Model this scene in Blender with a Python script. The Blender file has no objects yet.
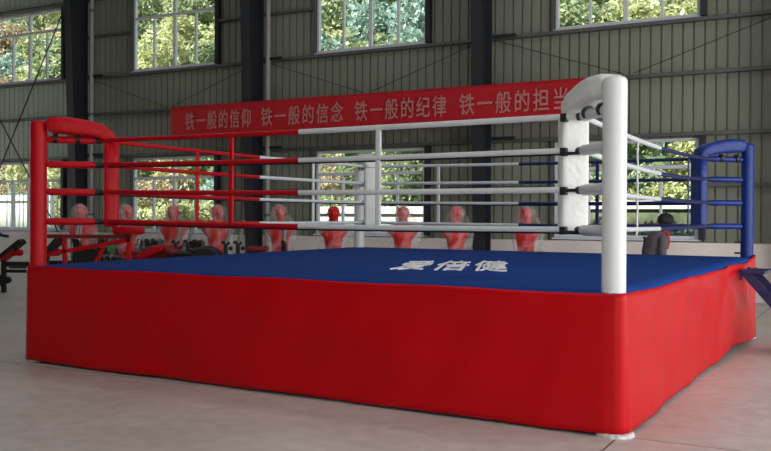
import bpy, math, random
from mathutils import Vector, Matrix
random.seed(7)
C = bpy.context.scene.collection
PI = math.pi
R = math.radians

# ------------------------------------------------------------------ camera
f_px, cam_h, pitch, roll = 891.5, 1.503, -.0065, .0062
cd = bpy.data.cameras.new('camera'); cam = bpy.data.objects.new('camera', cd); C.objects.link(cam)
cd.sensor_width = 36; cd.lens = 36*f_px/771; cd.clip_end = 400
cam.matrix_world = Matrix.Translation((0, 0, cam_h)) @ Matrix.Rotation(PI/2 + pitch, 4, 'X') @ Matrix.Rotation(roll, 4, 'Z')
bpy.context.scene.camera = cam
vs = bpy.context.scene.view_settings
vs.view_transform = 'Standard'; vs.look = 'None'; vs.gamma = 1; vs.use_curve_mapping = False
vs.exposure = 0.0
def at(px, Z):                                   # ground position along a sight line at depth Z
    return ((px - 385.5)/f_px*Z, Z)

# ------------------------------------------------------------------ materials
def srgb(r, g, b):
    def c(v):
        v /= 255
        return v/12.92 if v <= .04045 else ((v+.055)/1.055)**2.4
    return (c(r), c(g), c(b), 1)
MATS = {}
def mat(name, col, rough=.5, metal=0, var=.08, scale=6, bump=0, bscale=20, spec=.5, coat=0, sheen=0):
    if name in MATS: return MATS[name]
    m = bpy.data.materials.new(name); m.use_nodes = True
    nt = m.node_tree; b = nt.nodes['Principled BSDF']
    tc = nt.nodes.new('ShaderNodeTexCoord'); n = nt.nodes.new('ShaderNodeTexNoise')
    n.inputs['Scale'].default_value = scale; n.inputs['Detail'].default_value = 4
    nt.links.new(tc.outputs['Object'], n.inputs['Vector'])
    cr = nt.nodes.new('ShaderNodeValToRGB')
    cr.color_ramp.elements[0].position = .3; cr.color_ramp.elements[1].position = .7
    cr.color_ramp.elements[0].color = (*[max(0, v*(1-var)) for v in col[:3]], 1)
    cr.color_ramp.elements[1].color = (*[min(1, v*(1+var)) for v in col[:3]], 1)
    nt.links.new(n.outputs['Fac'], cr.inputs['Fac']); nt.links.new(cr.outputs['Color'], b.inputs['Base Color'])
    b.inputs['Roughness'].default_value = rough; b.inputs['Metallic'].default_value = metal
    b.inputs['Specular IOR Level'].default_value = spec; b.inputs['Coat Weight'].default_value = coat
    b.inputs['Sheen Weight'].default_value = sheen
    if bump:
        n2 = nt.nodes.new('ShaderNodeTexNoise'); n2.inputs['Scale'].default_value = bscale; n2.inputs['Detail'].default_value = 5
        nt.links.new(tc.outputs['Object'], n2.inputs['Vector'])
        bp = nt.nodes.new('ShaderNodeBump'); bp.inputs['Strength'].default_value = bump; bp.inputs['Distance'].default_value = .05
        nt.links.new(n2.outputs['Fac'], bp.inputs['Height']); nt.links.new(bp.outputs['Normal'], b.inputs['Normal'])
    MATS[name] = m
    return m
M_skirt = mat('red_vinyl', (.54, .0018, .006, 1), .38, var=.05, scale=1.5, bump=.3, bscale=2.4, spec=.17)
M_red = mat('red_leatherette', (.50, .003, .010, 1), .42, var=.06, bump=.2, bscale=18, spec=.25)
M_white = mat('white_leatherette', (.76, .78, .77, 1), .38, var=.02, bump=.10, bscale=9)
M_wpad = mat('creased_white_leatherette', (.76, .78, .75, 1), .42, var=.03, bump=.55, bscale=5)
M_grey = mat('white_rope_cover', (.66, .69, .70, 1), .42, var=.04, bump=.1)
M_blue = mat('blue_leatherette', (.006, .03, .20, 1), .36, var=.08, bump=.2, bscale=18, spec=.3)
M_navy = mat('navy_rope_cover', (.008, .018, .10, 1), .4, var=.08)
M_stair = mat('dark_blue_painted_steel', (.008, .014, .085, 1), .4, var=.08)
M_canvas = mat('blue_canvas', (.010, .054, .26, 1), .85, var=.07, scale=3, bump=.12, bscale=3, spec=.08)
M_letter = mat('white_paint_lettering', (.90, .91, .92, 1), .6, var=.03)
M_black = mat('black_webbing', (.008, .008, .009, 1), .5)
M_blackmetal = mat('black_painted_steel', (.012, .012, .013, 1), .4)
M_column = mat('charcoal_steel', (.022, .026, .034, 1), .5, var=.12, scale=2)
M_girt = mat('galvanised_girt', (.13, .135, .13, 1), .5, .2, var=.15, scale=2)
M_clad = mat('grey_green_cladding', (.25, .265, .215, 1), .5, .0, var=.07, scale=.7)
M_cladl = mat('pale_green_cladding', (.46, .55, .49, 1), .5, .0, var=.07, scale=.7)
M_plaster = mat('white_plaster', (.86, .80, .76, 1), .8, var=.07, scale=1.2)
M_frame = mat('white_aluminium', (.72, .75, .80, 1), .4, .0, var=.04)
M_pipe = mat('pale_pvc', (.42, .41, .40, 1), .5, var=.05)
M_banner = mat('red_banner_cloth', (.52, .004, .014, 1), .7, var=.06, scale=2, bump=.3, bscale=1.6)
M_btext = mat('faded_white_print', (.58, .22, .20, 1), .7, var=.05)
M_dummy = mat('red_dummy_vinyl', (.68, .010, .016, 1), .35, var=.1, bump=.1)
M_chrome = mat('chrome', (.6, .6, .6, 1), .2, 1, var=.03)
M_steelg = mat('grey_painted_steel', (.30, .32, .31, 1), .4, .4)
M_conc = mat('white_outdoor_render', (.80, .80, .78, 1), .8, var=.04)
M_hill = mat('hill_soil_and_moss', (.055, .09, .03, 1), .9, var=.4, scale=.8, bump=.5, bscale=2)
M_skin = mat('skin', (.45, .25, .17, 1), .5)
M_hair = mat('black_hair', (.006, .005, .005, 1), .5, bump=.5, bscale=60)
M_jacket = mat('dark_grey_jacket', (.12, .11, .13, 1), .8, var=.2, bump=.4, bscale=12)
M_trouser = mat('dark_trousers', (.015, .016, .022, 1), .8)
M_scarf = mat('red_scarf', (.35, .03, .025, 1), .8, var=.3, scale=25)
M_foot = mat('worn_white_enamel', (.62, .60, .57, 1), .5, var=.45, scale=28)
M_yellow = mat('yellow_floor_tape', (.55, .50, .08, 1), .6)
M_green = mat('green_rubber', (.03, .35, .05, 1), .5)
M_oxblood = mat('dark_red_vinyl', (.22, .004, .012, 1), .45, var=.1)

def glass():
    m = bpy.data.materials.new('window_glass'); m.use_nodes = True; nt = m.node_tree
    b = nt.nodes['Principled BSDF']; nt.nodes.remove(b)
    o = nt.nodes['Material Output']; mx = nt.nodes.new('ShaderNodeMixShader'); t = nt.nodes.new('ShaderNodeBsdfTransparent')
    g = nt.nodes.new('ShaderNodeBsdfGlossy'); g.inputs['Roughness'].default_value = .02
    fr = nt.nodes.new('ShaderNodeFresnel'); fr.inputs['IOR'].default_value = 1.35
    tc = nt.nodes.new('ShaderNodeTexCoord'); n = nt.nodes.new('ShaderNodeTexNoise'); n.inputs['Scale'].default_value = 1.3
    cr = nt.nodes.new('ShaderNodeValToRGB'); cr.color_ramp.elements[0].color = (.88, .92, .92, 1); cr.color_ramp.elements[1].color = (.96, .98, .97, 1)
    nt.links.new(tc.outputs['Object'], n.inputs['Vector']); nt.links.new(n.outputs['Fac'], cr.inputs['Fac']); nt.links.new(cr.outputs['Color'], t.inputs['Color'])
    ge = nt.nodes.new('ShaderNodeNewGeometry'); sb = nt.nodes.new('ShaderNodeMath'); sb.operation = 'SUBTRACT'; sb.inputs[0].default_value = 1; nt.links.new(ge.outputs['Backfacing'], sb.inputs[1])
    mu = nt.nodes.new('ShaderNodeMath'); mu.operation = 'MULTIPLY'; nt.links.new(fr.outputs['Fac'], mu.inputs[0]); nt.links.new(sb.outputs[0], mu.inputs[1]); nt.links.new(mu.outputs[0], mx.inputs['Fac']); nt.links.new(t.outputs[0], mx.inputs[1]); nt.links.new(g.outputs[0], mx.inputs[2])
    nt.links.new(mx.outputs[0], o.inputs['Surface'])
    return m
M_glass = glass()
def film():
    m = bpy.data.materials.new('clear_plastic_film'); m.use_nodes = True; nt = m.node_tree
    b = nt.nodes['Principled BSDF']; b.inputs['Base Color'].default_value = (.85, .85, .85, 1); b.inputs['Roughness'].default_value = .18
    tc = nt.nodes.new('ShaderNodeTexCoord'); n = nt.nodes.new('ShaderNodeTexNoise'); n.inputs['Scale'].default_value = 3.2; n.inputs['Detail'].default_value = 2
    n.inputs['Distortion'].default_value = 1.5
    cr = nt.nodes.new('ShaderNodeValToRGB'); cr.color_ramp.elements[0].position = .42; cr.color_ramp.elements[1].position = .68
    cr.color_ramp.elements[0].color = (.03, .03, .03, 1); cr.color_ramp.elements[1].color = (.34, .34, .34, 1)
    nt.links.new(tc.outputs['Object'], n.inputs['Vector']); nt.links.new(n.outputs['Fac'], cr.inputs['Fac']); nt.links.new(cr.outputs['Color'], b.inputs['Alpha'])
    bp = nt.nodes.new('ShaderNodeBump'); bp.inputs['Strength'].default_value = .8; bp.inputs['Distance'].default_value = .05
    nt.links.new(n.outputs['Fac'], bp.inputs['Height']); nt.links.new(bp.outputs['Normal'], b.inputs['Normal'])
    return m
M_film = film()

# ------------------------------------------------------------------ mesh builder
class MB:
    def __init__(s): s.v = []; s.f = []; s.sm = []
    def add(s, vs_, fs, smooth=False, M=None):
        o = len(s.v)
        s.v += [tuple(M @ Vector(v)) if M else tuple(v) for v in vs_]
        s.f += [tuple(i+o for i in f) for f in fs]; s.sm += [smooth]*len(fs); return s
    def box(s, c, d, M=None, rot=None):
        x, y, z = [q/2 for q in d]
        vs_ = [Vector((a, b, e)) for a in (-x, x) for b in (-y, y) for e in (-z, z)]
        if rot is not None: vs_ = [rot @ v for v in vs_]
        vs_ = [v + Vector(c) for v in vs_]
        return s.add(vs_, [(0, 1, 3, 2), (4, 6, 7, 5), (0, 4, 5, 1), (2, 3, 7, 6), (0, 2, 6, 4), (1, 5, 7, 3)], False, M)
    def beam(s, a, b, w, h, up=(0, 0, 1)):       # rectangular bar from a to b
        a, b = Vector(a), Vector(b); d = (b-a).normalized(); u = Vector(up)
        if abs(d.dot(u)) > .99: u = Vector((1, 0, 0))
        sd = d.cross(u).normalized(); u = sd.cross(d)
        return s.box((a+b)/2, ((b-a).length, w, h), rot=Matrix((d, sd, u)).transposed())
    def tube(s, pts, r, n=12, caps=True, M=None, squash=None):
        pts = [Vector(p) for p in pts]; k = len(pts)
        rs = r if isinstance(r, (list, tuple)) else [r]*k
        vs_, fs = [], []; prev = None
        for i, p in enumerate(pts):
            d = (pts[min(i+1, k-1)] - pts[max(i-1, 0)]).normalized()
            if prev is None:
                u = Vector((0, 0, 1)) if abs(d.z) < .9 else Vector((1, 0, 0))
            else: u = prev
            sd = d.cross(u).normalized(); u = sd.cross(d).normalized(); prev = u
            for j in range(n):
                t = 2*PI*j/n
                vs_.append(p + (sd*math.cos(t) + u*math.sin(t))*rs[i])
        for i in range(k-1):
            for j in range(n):
                a = i*n+j; b = i*n+(j+1) % n
                fs.append((a, b, b+n, a+n))
        s.add(vs_, fs, True, M)
        if caps:
            s.add(vs_[:n], [tuple(range(n))[::-1]], False, M); s.add(vs_[-n:], [tuple(range(n))], False, M)
        return s
    def lathe(s, prof, n=24, M=None, sx=1, sy=1):      # prof (r,z); closed by tiny radii
        vs_, fs = [], []
        for r, z in prof:
            for j in range(n):
                t = 2*PI*j/n; vs_.append((r*math.cos(t)*sx, r*math.sin(t)*sy, z))
        for i in range(len(prof)-1):
            for j in range(n):
                a = i*n+j; b = i*n+(j+1) % n
                fs.append((a, b, b+n, a+n))
        s.add(vs_, fs, True, M)
        s.add(vs_[:n], [tuple(range(n))[::-1]], True, M); s.add(vs_[-n:], [tuple(range(n))], True, M)
        return s
    def sphere(s, c, r, sc=(1, 1, 1), n=14, m=9):
        prof = [(max(1e-4, math.sin(PI*i/m))*r, -math.cos(PI*i/m)*r) for i in range(m+1)]
        return s.lathe(prof, n, Matrix.Translation(c) @ Matrix.Diagonal((*sc, 1)))
    def build(s, name, m, parent=None, bevel=0, seg=2, subsurf=0, solid=0):
        me = bpy.data.meshes.new(name); me.from_pydata(s.v, [], s.f); me.validate(); 
        if len(me.polygons) == len(s.sm): me.polygons.foreach_set('use_smooth', s.sm)
        me.materials.append(m)
        o = bpy.data.objects.new(name, me); C.objects.link(o)
        if parent is not None: o.parent = parent
        if solid:
            md = o.modifiers.new('solid', 'SOLIDIFY'); md.thickness = solid; md.offset = 0
        if bevel:
            md = o.modifiers.new('bevel', 'BEVEL'); md.width = bevel; md.segments = seg; md.limit_method = 'ANGLE'; md.angle_limit = R(40)
            for p in me.polygons: p.use_smooth = True
            o.modifiers.new('wn', 'WEIGHTED_NORMAL')
        if subsurf:
            md = o.modifiers.new('sub', 'SUBSURF'); md.levels = md.render_levels = subsurf
        return o
def tag(o, label=None, cat=None, group=None, kind=None):
    if label: o['label'] = label
    if cat: o['category'] = cat
    if group: o['group'] = group
    if kind: o['kind'] = kind
    return o
def thing(name, label, cat, loc=(0, 0, 0), rz=0, group=None):
    o = bpy.data.objects.new(name, None); C.objects.link(o); o.location = loc; o.rotation_euler = (0, 0, rz)
    o.empty_display_size = .2
    return tag(o, label, cat, group)
def struct(name, loc=(0, 0, 0), rz=0):
    o = bpy.data.objects.new(name, None); C.objects.link(o); o.location = loc; o.rotation_euler = (0, 0, rz)
    return tag(o, kind='structure')
def copy_tree(o, parent=None):
    c = o.copy(); C.objects.link(c)
    c.parent = parent
    for ch in list(o.children): copy_tree(ch, c)
    return c
def text_mesh(name, body, m, parent, extrude=.001, bold=0., spacing=1.0):
    cu = bpy.data.curves.new(name, 'FONT'); cu.body = body; cu.extrude = extrude; cu.space_character = spacing
    cu.align_x = 'CENTER'; cu.align_y = 'CENTER'; cu.resolution_u = 3
    t = bpy.data.objects.new(name, cu); C.objects.link(t)
    dg = bpy.context.evaluated_depsgraph_get()
    me = bpy.data.meshes.new_from_object(t.evaluated_get(dg)); me.name = name
    bpy.data.objects.remove(t)
    if bold:                                          # heavier strokes: the outline set several times a little apart
        v0 = [v.co.copy() for v in me.vertices]; f0 = [tuple(p.vertices) for p in me.polygons]; V, F = [], []
        for kz, (dx, dy) in enumerate(((0, 0), (bold, 0), (-bold, 0), (0, bold), (0, -bold), (bold*.7, bold*.7), (-bold*.7, -bold*.7))):
            o_ = len(V); V += [v+Vector((dx, dy, kz*.0006 if v.z > 0 else 0)) for v in v0]; F += [tuple(i+o_ for i in q) for q in f0]
        me = bpy.data.meshes.new(name); me.from_pydata(V, [], F)
    xs = [v.co.x for v in me.vertices]; ys = [v.co.y for v in me.vertices]
    cx, cy = (min(xs)+max(xs))/2, (min(ys)+max(ys))/2
    w, h = max(xs)-min(xs), max(ys)-min(ys)
    for v in me.vertices: v.co.x = (v.co.x-cx)/w; v.co.y = (v.co.y-cy)/h     # unit box
    me.materials.clear(); me.materials.append(m)
    o = bpy.data.objects.new(name, me); C.objects.link(o); o.parent = parent
    return o

# ------------------------------------------------------------------ hall frame: x = along back wall (s), y = outwards, inside is y < 0
AW = math.atan2(-.4766, .8791)
WO = Vector((0, 20.44, 0)); WT = Vector((.8791, -.4766, 0)); WN = Vector((.4766, .8791, 0))
def Wp(s, y, h=0): return WO + WT*s + WN*y + Vector((0, 0, h))
def S(name): return struct(name, WO, AW)
def smesh(name, mb, m, **k):
    o = mb.build(name, m, None, **k); o.location = WO; o.rotation_euler = (0, 0, AW); return tag(o, kind='structure')

S0, S1, YF, HT = -27.0, 15.5, -21.5, 9.2
# floor
def floor_mat():
    m = bpy.data.materials.new('polished_concrete'); m.use_nodes = True; nt = m.node_tree; N = nt.nodes.new; Lk = nt.links.new
    b = nt.nodes['Principled BSDF']; tc = N('ShaderNodeTexCoord')
    n1 = N('ShaderNodeTexNoise'); n1.inputs['Scale'].default_value = .55; n1.inputs['Detail'].default_value = 6; n1.inputs['Roughness'].default_value = .6
    n2 = N('ShaderNodeTexNoise'); n2.inputs['Scale'].default_value = 7; n2.inputs['Detail'].default_value = 6
    Lk(tc.outputs['Object'], n1.inputs['Vector']); Lk(tc.outputs['Object'], n2.inputs['Vector'])
    r1 = N('ShaderNodeValToRGB'); e = r1.color_ramp.elements
    e[0].position = .32; e[0].color = (.48, .44, .405, 1); e[1].position = .68; e[1].color = (.64, .59, .56, 1)
    x = r1.color_ramp.elements.new(.5); x.color = (.56, .505, .48, 1)
    Lk(n1.outputs['Fac'], r1.inputs['Fac'])
    mx = N('ShaderNodeMixRGB'); mx.blend_type = 'OVERLAY'; mx.inputs['Fac'].default_value = .3
    Lk(r1.outputs['Color'], mx.inputs['Color1']); Lk(n2.outputs['Fac'], mx.inputs['Color2'])
    # saw-cut joints, a 6 m grid that follows the hall
    sp = N('ShaderNodeSeparateXYZ'); Lk(tc.outputs['Object'], sp.inputs[0])
    masks = []
    for ax, off in (('X', 8.22), ('Y', -11.72)):
        a = N('ShaderNodeMath'); a.operation = 'SUBTRACT'; Lk(sp.outputs[ax], a.inputs[0]); a.inputs[1].default_value = off
        w = N('ShaderNodeMath'); w.operation = 'PINGPONG'; Lk(a.outputs[0], w.inputs[0]); w.inputs[1].default_value = 3.1
        # pingpong period 6.2 m, zero at the joint
        l = N('ShaderNodeMath'); l.operation = 'LESS_THAN'; Lk(w.outputs[0], l.inputs[0]); l.inputs[1].default_value = .006
        masks.append(l)
    mxm = N('ShaderNodeMath'); mxm.operation = 'MAXIMUM'; Lk(masks[0].outputs[0], mxm.inputs[0]); Lk(masks[1].outputs[0], mxm.inputs[1])
    mj = N('ShaderNodeMixRGB'); Lk(mxm.outputs[0], mj.inputs['Fac']); Lk(mx.outputs['Color'], mj.inputs['Color1']); mj.inputs['Color2'].default_value = (.03, .027, .025, 1)
    Lk(mj.outputs['Color'], b.inputs['Base Color'])
    rr = N('ShaderNodeMapRange'); rr.inputs['To Min'].default_value = .32; rr.inputs['To Max'].default_value = .55; Lk(n1.outputs['Fac'], rr.inputs['Value']); Lk(rr.outputs[0], b.inputs['Roughness'])
    b.inputs['Specular IOR Level'].default_value = .45
    bp = N('ShaderNodeBump'); bp.inputs['Strength'].default_value = .08; bp.inputs['Distance'].default_value = .02; Lk(n2.outputs['Fac'], bp.inputs['Height']); Lk(bp.outputs['Normal'], b.inputs['Normal'])
    return m
smesh('floor', MB().box(((S0+S1)/2, YF/2+.1, -.1), (S1-S0+.4, -YF+.4, .2)), floor_mat())

# windows and cladding
WIN = [(-13.28, -10.42), (-7.75, -4.90), (-1.87, 1.03), (4.0, 6.86)]
LO = (1.16, 2.57, 3.12); HI = (5.45, 6.87, 7.45)
PITCH = .205
def clad(mb, x0, x1, z0, z1):
    prof = []; k = math.floor(x0/PITCH) - 1
    while k*PITCH < x1 + PITCH:
        b = k*PITCH
        prof += [(b, .0), (b+.165, .0), (b+.172, .05), (b+.198, .05)]; k += 1
    pts = [(x0, 0.)] + [p for p in prof if x0 < p[0] < x1] + [(x1, 0.)]
    vs_ = []; fs = []
    for x, y in pts: vs_ += [(x, y, z0), (x, y, z1)]
    for i in range(len(pts)-1): fs.append((2*i, 2*i+1, 2*i+3, 2*i+2))
    mb.add(vs_, fs)
def wall_regions(mb, xa, xb, wins):
    bands = [(0, LO[0], 0), (LO[0], LO[2], 1), (LO[2], HI[0], 0), (HI[0], HI[2], 1), (HI[2], HT, 0)]
    for z0, z1, holes in bands:
        if not holes: clad(mb, xa, xb, z0, z1); continue
        x = xa
        for a, b in wins:
            clad(mb, x, a, z0, z1); x = b
        clad(mb, x, xb, z0, z1)
mb = MB(); wall_regions(mb, -9.45, S1, WIN[1:]); smesh('wall_back', mb, M_clad, solid=.004)
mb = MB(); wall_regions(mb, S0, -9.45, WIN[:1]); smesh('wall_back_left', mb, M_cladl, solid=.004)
# plastered dwarf wall under the lower windows, with its sill
mb = MB().box(((S0+S1)/2, -.13, .55), (S1-S0, .22, 1.10)); smesh('baseboard_back', mb, M_plaster, bevel=.01)
# girts and jamb posts
mb = MB()
for h in (3.19, 4.36, 5.38, 7.55):
    mb.box(((S0+S1)/2, -.085, h), (S1-S0, .15, .07))
xs = [S0] + [v for w in WIN for v in w] + [S1]
for h in (2.2, 6.52):
    for i in range(0, len(xs), 2): mb.box(((xs[i]+xs[i+1])/2, -.075, h), (xs[i+1]-xs[i]-.2, .13, .06))
smesh('trim_1', mb, M_girt, bevel=.006)
mb = MB()
for a, b in WIN:
    for z, h in ((2.16, 2.0), (6.46, 2.05)): mb.box((b+.075, -.085, z), (.11, .15, h))
smesh('trim_2', mb, M_column, bevel=.006)  # right-hand jambs take the dark column colour, their shade put into the colour
mb = MB()
for a, b in WIN:
    for z, h in ((2.16, 2.0), (6.46, 2.05)): mb.box((a-.05, -.05, z), (.06, .08, h))
smesh('trim_3', mb, M_girt, bevel=.004)

def window(idx, a, b, z, bars=False):
    w = S('window_%d' % idx); z0, zt, z1 = z; t = .06; d = .09; y = .01; q = (b-a)/4
    m = MB()
    m.box(((a+b)/2, y, z0+t/2), (b-a, d, t)); m.box(((a+b)/2, y, z1-t/2), (b-a, d, t)); m.box(((a+b)/2, y, zt), (b-a-2*t, d, t+.01))
    for x in (a+t/2, b-t/2): m.box((x, y, (z0+z1)/2), (t, d, z1-z0-2*t))
    m.build('window_frame', M_frame, w, bevel=.005)
    m = MB().box((a+2*q, y, (z0+zt)/2), (.085, d*.9, zt-z0-2*t)).box((a+2*q, y, (zt+z1)/2), (.085, d*.9, z1-zt-2*t))
    for x in (a+q, a+3*q): m.box((x, y, (z0+zt)/2), (.05, d*.8, zt-z0-2*t))
    m.build('mullion', M_frame, w, bevel=.004)
    MB().box(((a+b)/2, .03, (z0+zt)/2), (b-a-2*t, .006, zt-z0-t)).build('glass_pane', M_glass, w)
    MB().box(((a+b)/2, .03, (z1+zt)/2), (b-a-2*t, .006, z1-zt-t)).build('glass_pane', M_glass, w)
    MB().box(((a+b)/2, -.03, z0-.02), (b-a+.06, .17, .035)).build('window_sill', M_frame, w, bevel=.005)
    if bars:
        n = 16
        for i in range(1, n): MB().tube([((a+(b-a)*i/n), .22, z0-.1), ((a+(b-a)*i/n), .22, zt-.05)], .014, 8).build('security_bar', M_frame, w)
    return w
for i, (a, b) in enumerate(WIN):
    window(i*2+1, a, b, LO, bars=(i == 0)); window(i*2+2, a, b, HI)

# roof and the rest of the shell (openings let the daylight in)
mb = MB(); ys = [.3, -6.0, -7.2, -13.4, -14.6, YF-.3]      # roof, with two gaps added for lamps that brighten floor and canvas
for i in (0, 2, 4): mb.box(((S0+S1)/2, (ys[i]+ys[i+1])/2, HT+.1), (S1-S0+.6, ys[i]-ys[i+1], .15))
smesh('ceiling', mb, M_girt)
mb = MB()
for i in (1, 3): mb.box(((S0+S1)/2, (ys[i]+ys[i+1])/2, HT+.22), (S1-S0+.6, 1.4, .03))
smesh('window_9', mb, mat('milky_roof_panel', (.75, .78, .78, 1), .6))  # added opaque panels that close the roof gaps and keep the sun out
mb = MB()                                            # left gable: two window openings
mb.box((S0, YF/2, .6), (.15, -YF, 1.2)).box((S0, YF/2, 7.1), (.15, -YF, 4.2))
for y0, y1 in ((0, -2), (-8, -11), (-17, YF)): mb.box((S0, (y0+y1)/2, 3.1), (.15, abs(y0-y1), 3.8))
smesh('wall_left', mb, M_clad)
mb = MB()                                            # right gable: a wide roller-door opening
mb.box((S1, YF/2, 7.2), (.15, -YF, 4.0)).box((S1, -1.5, 2.6), (.15, 3.0, 5.2)).box((S1, (-16+YF)/2, 2.6), (.15, -YF-16, 5.2))
smesh('wall_right', mb, M_clad)
mb = MB()                                            # front: door opening at the right end
mb.box(((S0+S1)/2, YF, 7.2), (S1-S0, .15, 4.0)).box(((S0+9)/2, YF, 2.6), (9-S0, .15, 5.2))
smesh('wall_front', mb, M_clad)

# steel columns
def column(s, name_lbl):
    t = thing('steel_column', name_lbl, 'column', Wp(s, 0), AW)
    yo = -.26
    def ydepth(h): return yo - (.30 + .042*h)
    MB().box((0, yo, 4.55), (.26, .02, 9.1)).build('outer_flange', M_column, t)
    m = MB(); a, b = ydepth(0), ydepth(9.1)
    m.add([(-.008, yo, 0), (.008, yo, 0), (.008, a, 0), (-.008, a, 0), (-.008, yo, 9.1), (.008, yo, 9.1), (.008, b, 9.1), (-.008, b, 9.1)],
          [(0, 3, 2, 1), (4, 5, 6, 7), (0, 4, 7, 3), (1, 2, 6, 5), (0, 1, 5, 4), (3, 7, 6, 2)])
    m.build('web', M_column, t)
    m = MB().beam((0, a, 0), (0, b, 9.1), .26, .02, up=(0, 1, 0)); m.build('inner_flange', M_column, t)
    for h in (3.24, 5.40): MB().box((.36, yo+.04, h), (.55, .07, .06)).build('girt_bracket', M_column, t)
    MB().box((0, (yo+a)/2, .012), (.36, .5, .024)).build('base_plate', M_column, t)
    return t
COLS = [-15.3, -9.36, -3.41, 2.55, 8.45]
for s, l in zip(COLS[1:], ['charcoal steel portal column behind the red corner of the boxing ring', 'charcoal steel column rising behind the left half of the long red banner',
                       'charcoal steel column rising behind the right half of the long red banner', 'charcoal steel column at the right edge of the photo behind the blue corner']):
    column(s, l)
for s, l in ((-9.10, 'pale vertical pipe on the wall beside the leftmost charcoal column'), (-3.15, 'pale vertical pipe beside the column behind the left half of the banner')):
    t = thing('drain_pipe', l, 'pipe', Wp(s, -.24), AW)
    MB().tube([(0, 0, .02), (0, 0, 9.0)], .06, 12).build('pipe', M_pipe, t)
    for h in (1.6, 4.36, 7.2): MB().tube([(0, 0, h-.03), (0, 0, h+.03)], .07, 12).build('pipe_clip', M_girt, t)

# tie rods on the wall
def rod(name, a, b, l, r=.014):
    o = MB().tube([Wp(a[0], -.20, a[1]), Wp(b[0], -.20, b[1])], r, 6).build(name, M_blackmetal); tag(o, l, 'rod')
rod('brace_rod', (-9.55, 8.5), (-14.6, .15), 'thin dark brace rod rising to the right in the leftmost wall bay', .018)
rod('brace_rod', (-15.2, 7.45), (-9.7, .13), 'thin dark brace rod falling to the right in the leftmost wall bay', .018)
for c, nm in ((-9.2, 'second wall bay from the left'), (-3.25, 'wall bay in the middle above the banner'), (2.7, 'wall bay right of the banner')):
    rod('brace_rod', (c, 5.33), (c+2.75, 4.42), 'thin rod sloping down rightwards, %s' % nm, .008)
    rod('brace_rod', (c+5.65, 5.33), (c+2.95, 4.42), 'thin rod sloping up rightwards, %s' % nm, .008)

# banner: hangs in front of the columns' inner flanges
BY = -.80
def raybs(px):                                       # s on the banner plane for a sight line
    k = (px-385.5)/f_px
    # X = .8791 s + .4766 y ; Z = 20.44 - .4766 s + .8791 y
    return (k*(20.44+.8791*BY) - .4766*BY)/(.8791+.4766*k)
kB = (17.97+BY)/17.97
bz0, bz1 = 1.503+(3.63-1.503)*kB, 1.503+(4.43-1.503)*kB
bs0, bs1 = raybs(170), raybs(600)
bn = thing('hanging_banner', 'long red cloth banner with pink Chinese characters hanging across the wall columns', 'banner', Wp((bs0+bs1)/2, BY), AW)
mb = MB(); NX, NZ = 90, 6; W_ = bs1-bs0
def bdisp(x, z): return .012*math.sin(x*1.7)+.006*math.sin(x*5.1+z*3)
vs_ = [(-W_/2+W_*i/NX, bdisp(-W_/2+W_*i/NX, j), bz0+(bz1-bz0)*j/NZ) for i in range(NX+1) for j in range(NZ+1)]
fs = [(i*(NZ+1)+j, (i+1)*(NZ+1)+j, (i+1)*(NZ+1)+j+1, i*(NZ+1)+j+1) for i in range(NX) for j in range(NZ)]
mb.add(vs_, fs, True).build('banner_cloth', M_banner, bn, solid=.004)
for body, p0, p1 in (('铁一般的信仰', 185.4, 250.8), ('铁一般的信念', 261, 343), ('铁一般的纪律', 354.6, 446), ('铁一般的担当', 459, 567)):
    a, b = raybs(p0), raybs(p1)
    t = text_mesh('lettering', body, M_btext, bn, .002, .012, 1.26)
    t.location = ((a+b)/2-(bs0+bs1)/2, -.026, (bz0+bz1)/2-.0)
    t.rotation_euler = (PI/2, 0, 0); t.scale = (b-a, .455, 1)
for x in (-W_/2+.02, COLS[2]-(bs0+bs1)/2, COLS[3]-(bs0+bs1)/2): MB().tube([(x, .0, bz1-.01), (x, .12, bz1+.05)], .006, 6).build('tie_cord', M_black, bn)

# ------------------------------------------------------------------ boxing ring
PF, PL, PR, PB = Vector((1.612, 6.285)), Vector((-3.6491, 9.3683)), Vector((4.678, 11.534)), Vector((-.4313, 14.6423))
PC = (PF+PL+PR+PB)/4
ring = thing('boxing_ring', 'boxing ring with blue canvas, red skirt, and red, white and blue padded corner posts', 'boxing ring', (PC.x, PC.y, 0))
def rl(p, z=0): return Vector((p[0]-PC.x, p[1]-PC.y, z))
PLAT = 1.01
corners = [PF, PR, PB, PL]                           # counter-clockwise order seen from above
topH = {0: 1.0, 1: 1.045, 2: 1.05, 3: 1.0}
def outline(off, rad, seg_side=60, seg_c=8):
    """rounded quad; returns list of (pos2d, normal2d, side index, t along side)"""
    res = []
    n = 4
    for i in range(n):
        a, b = corners[i], corners[(i+1) % n]; prv = corners[i-1]; nxt = corners[(i+2) % n]
        d = (b-a).normalized(); nr = Vector((d.y, -d.x))
        dp = (a-prv).normalized(); np_ = Vector((dp.y, -dp.x))
        # corner arc round a: centre pulled in so that the arc touches both offset lines
        ca = a + (-(nr+np_)*1.0)*(rad-off)
        a0 = math.atan2(np_.y, np_.x); a1 = math.atan2(nr.y, nr.x)
        while a1 < a0: a1 += 2*PI
        for k in range(seg_c):
            t = a0+(a1-a0)*k/seg_c; nn = Vector((math.cos(t), math.sin(t)))
            res.append((ca+nn*rad, nn, i, 0.0 if True else 0, True))
        dn = (nxt-b).normalized(); nn2 = Vector((dn.y, -dn.x))
        cb = b + (-(nr+nn2))*(rad-off)
        s0, s1 = ca+nr*rad, cb+nr*rad
        for k in range(seg_side+1 if False else seg_side):
            t = k/seg_side
            res.append((s0.lerp(s1, t), nr, i, t, False))
    return res
def ztop(i, t): 
    a = topH[i]; b = topH[(i+1) % 4]; return a+(b-a)*t
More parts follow.
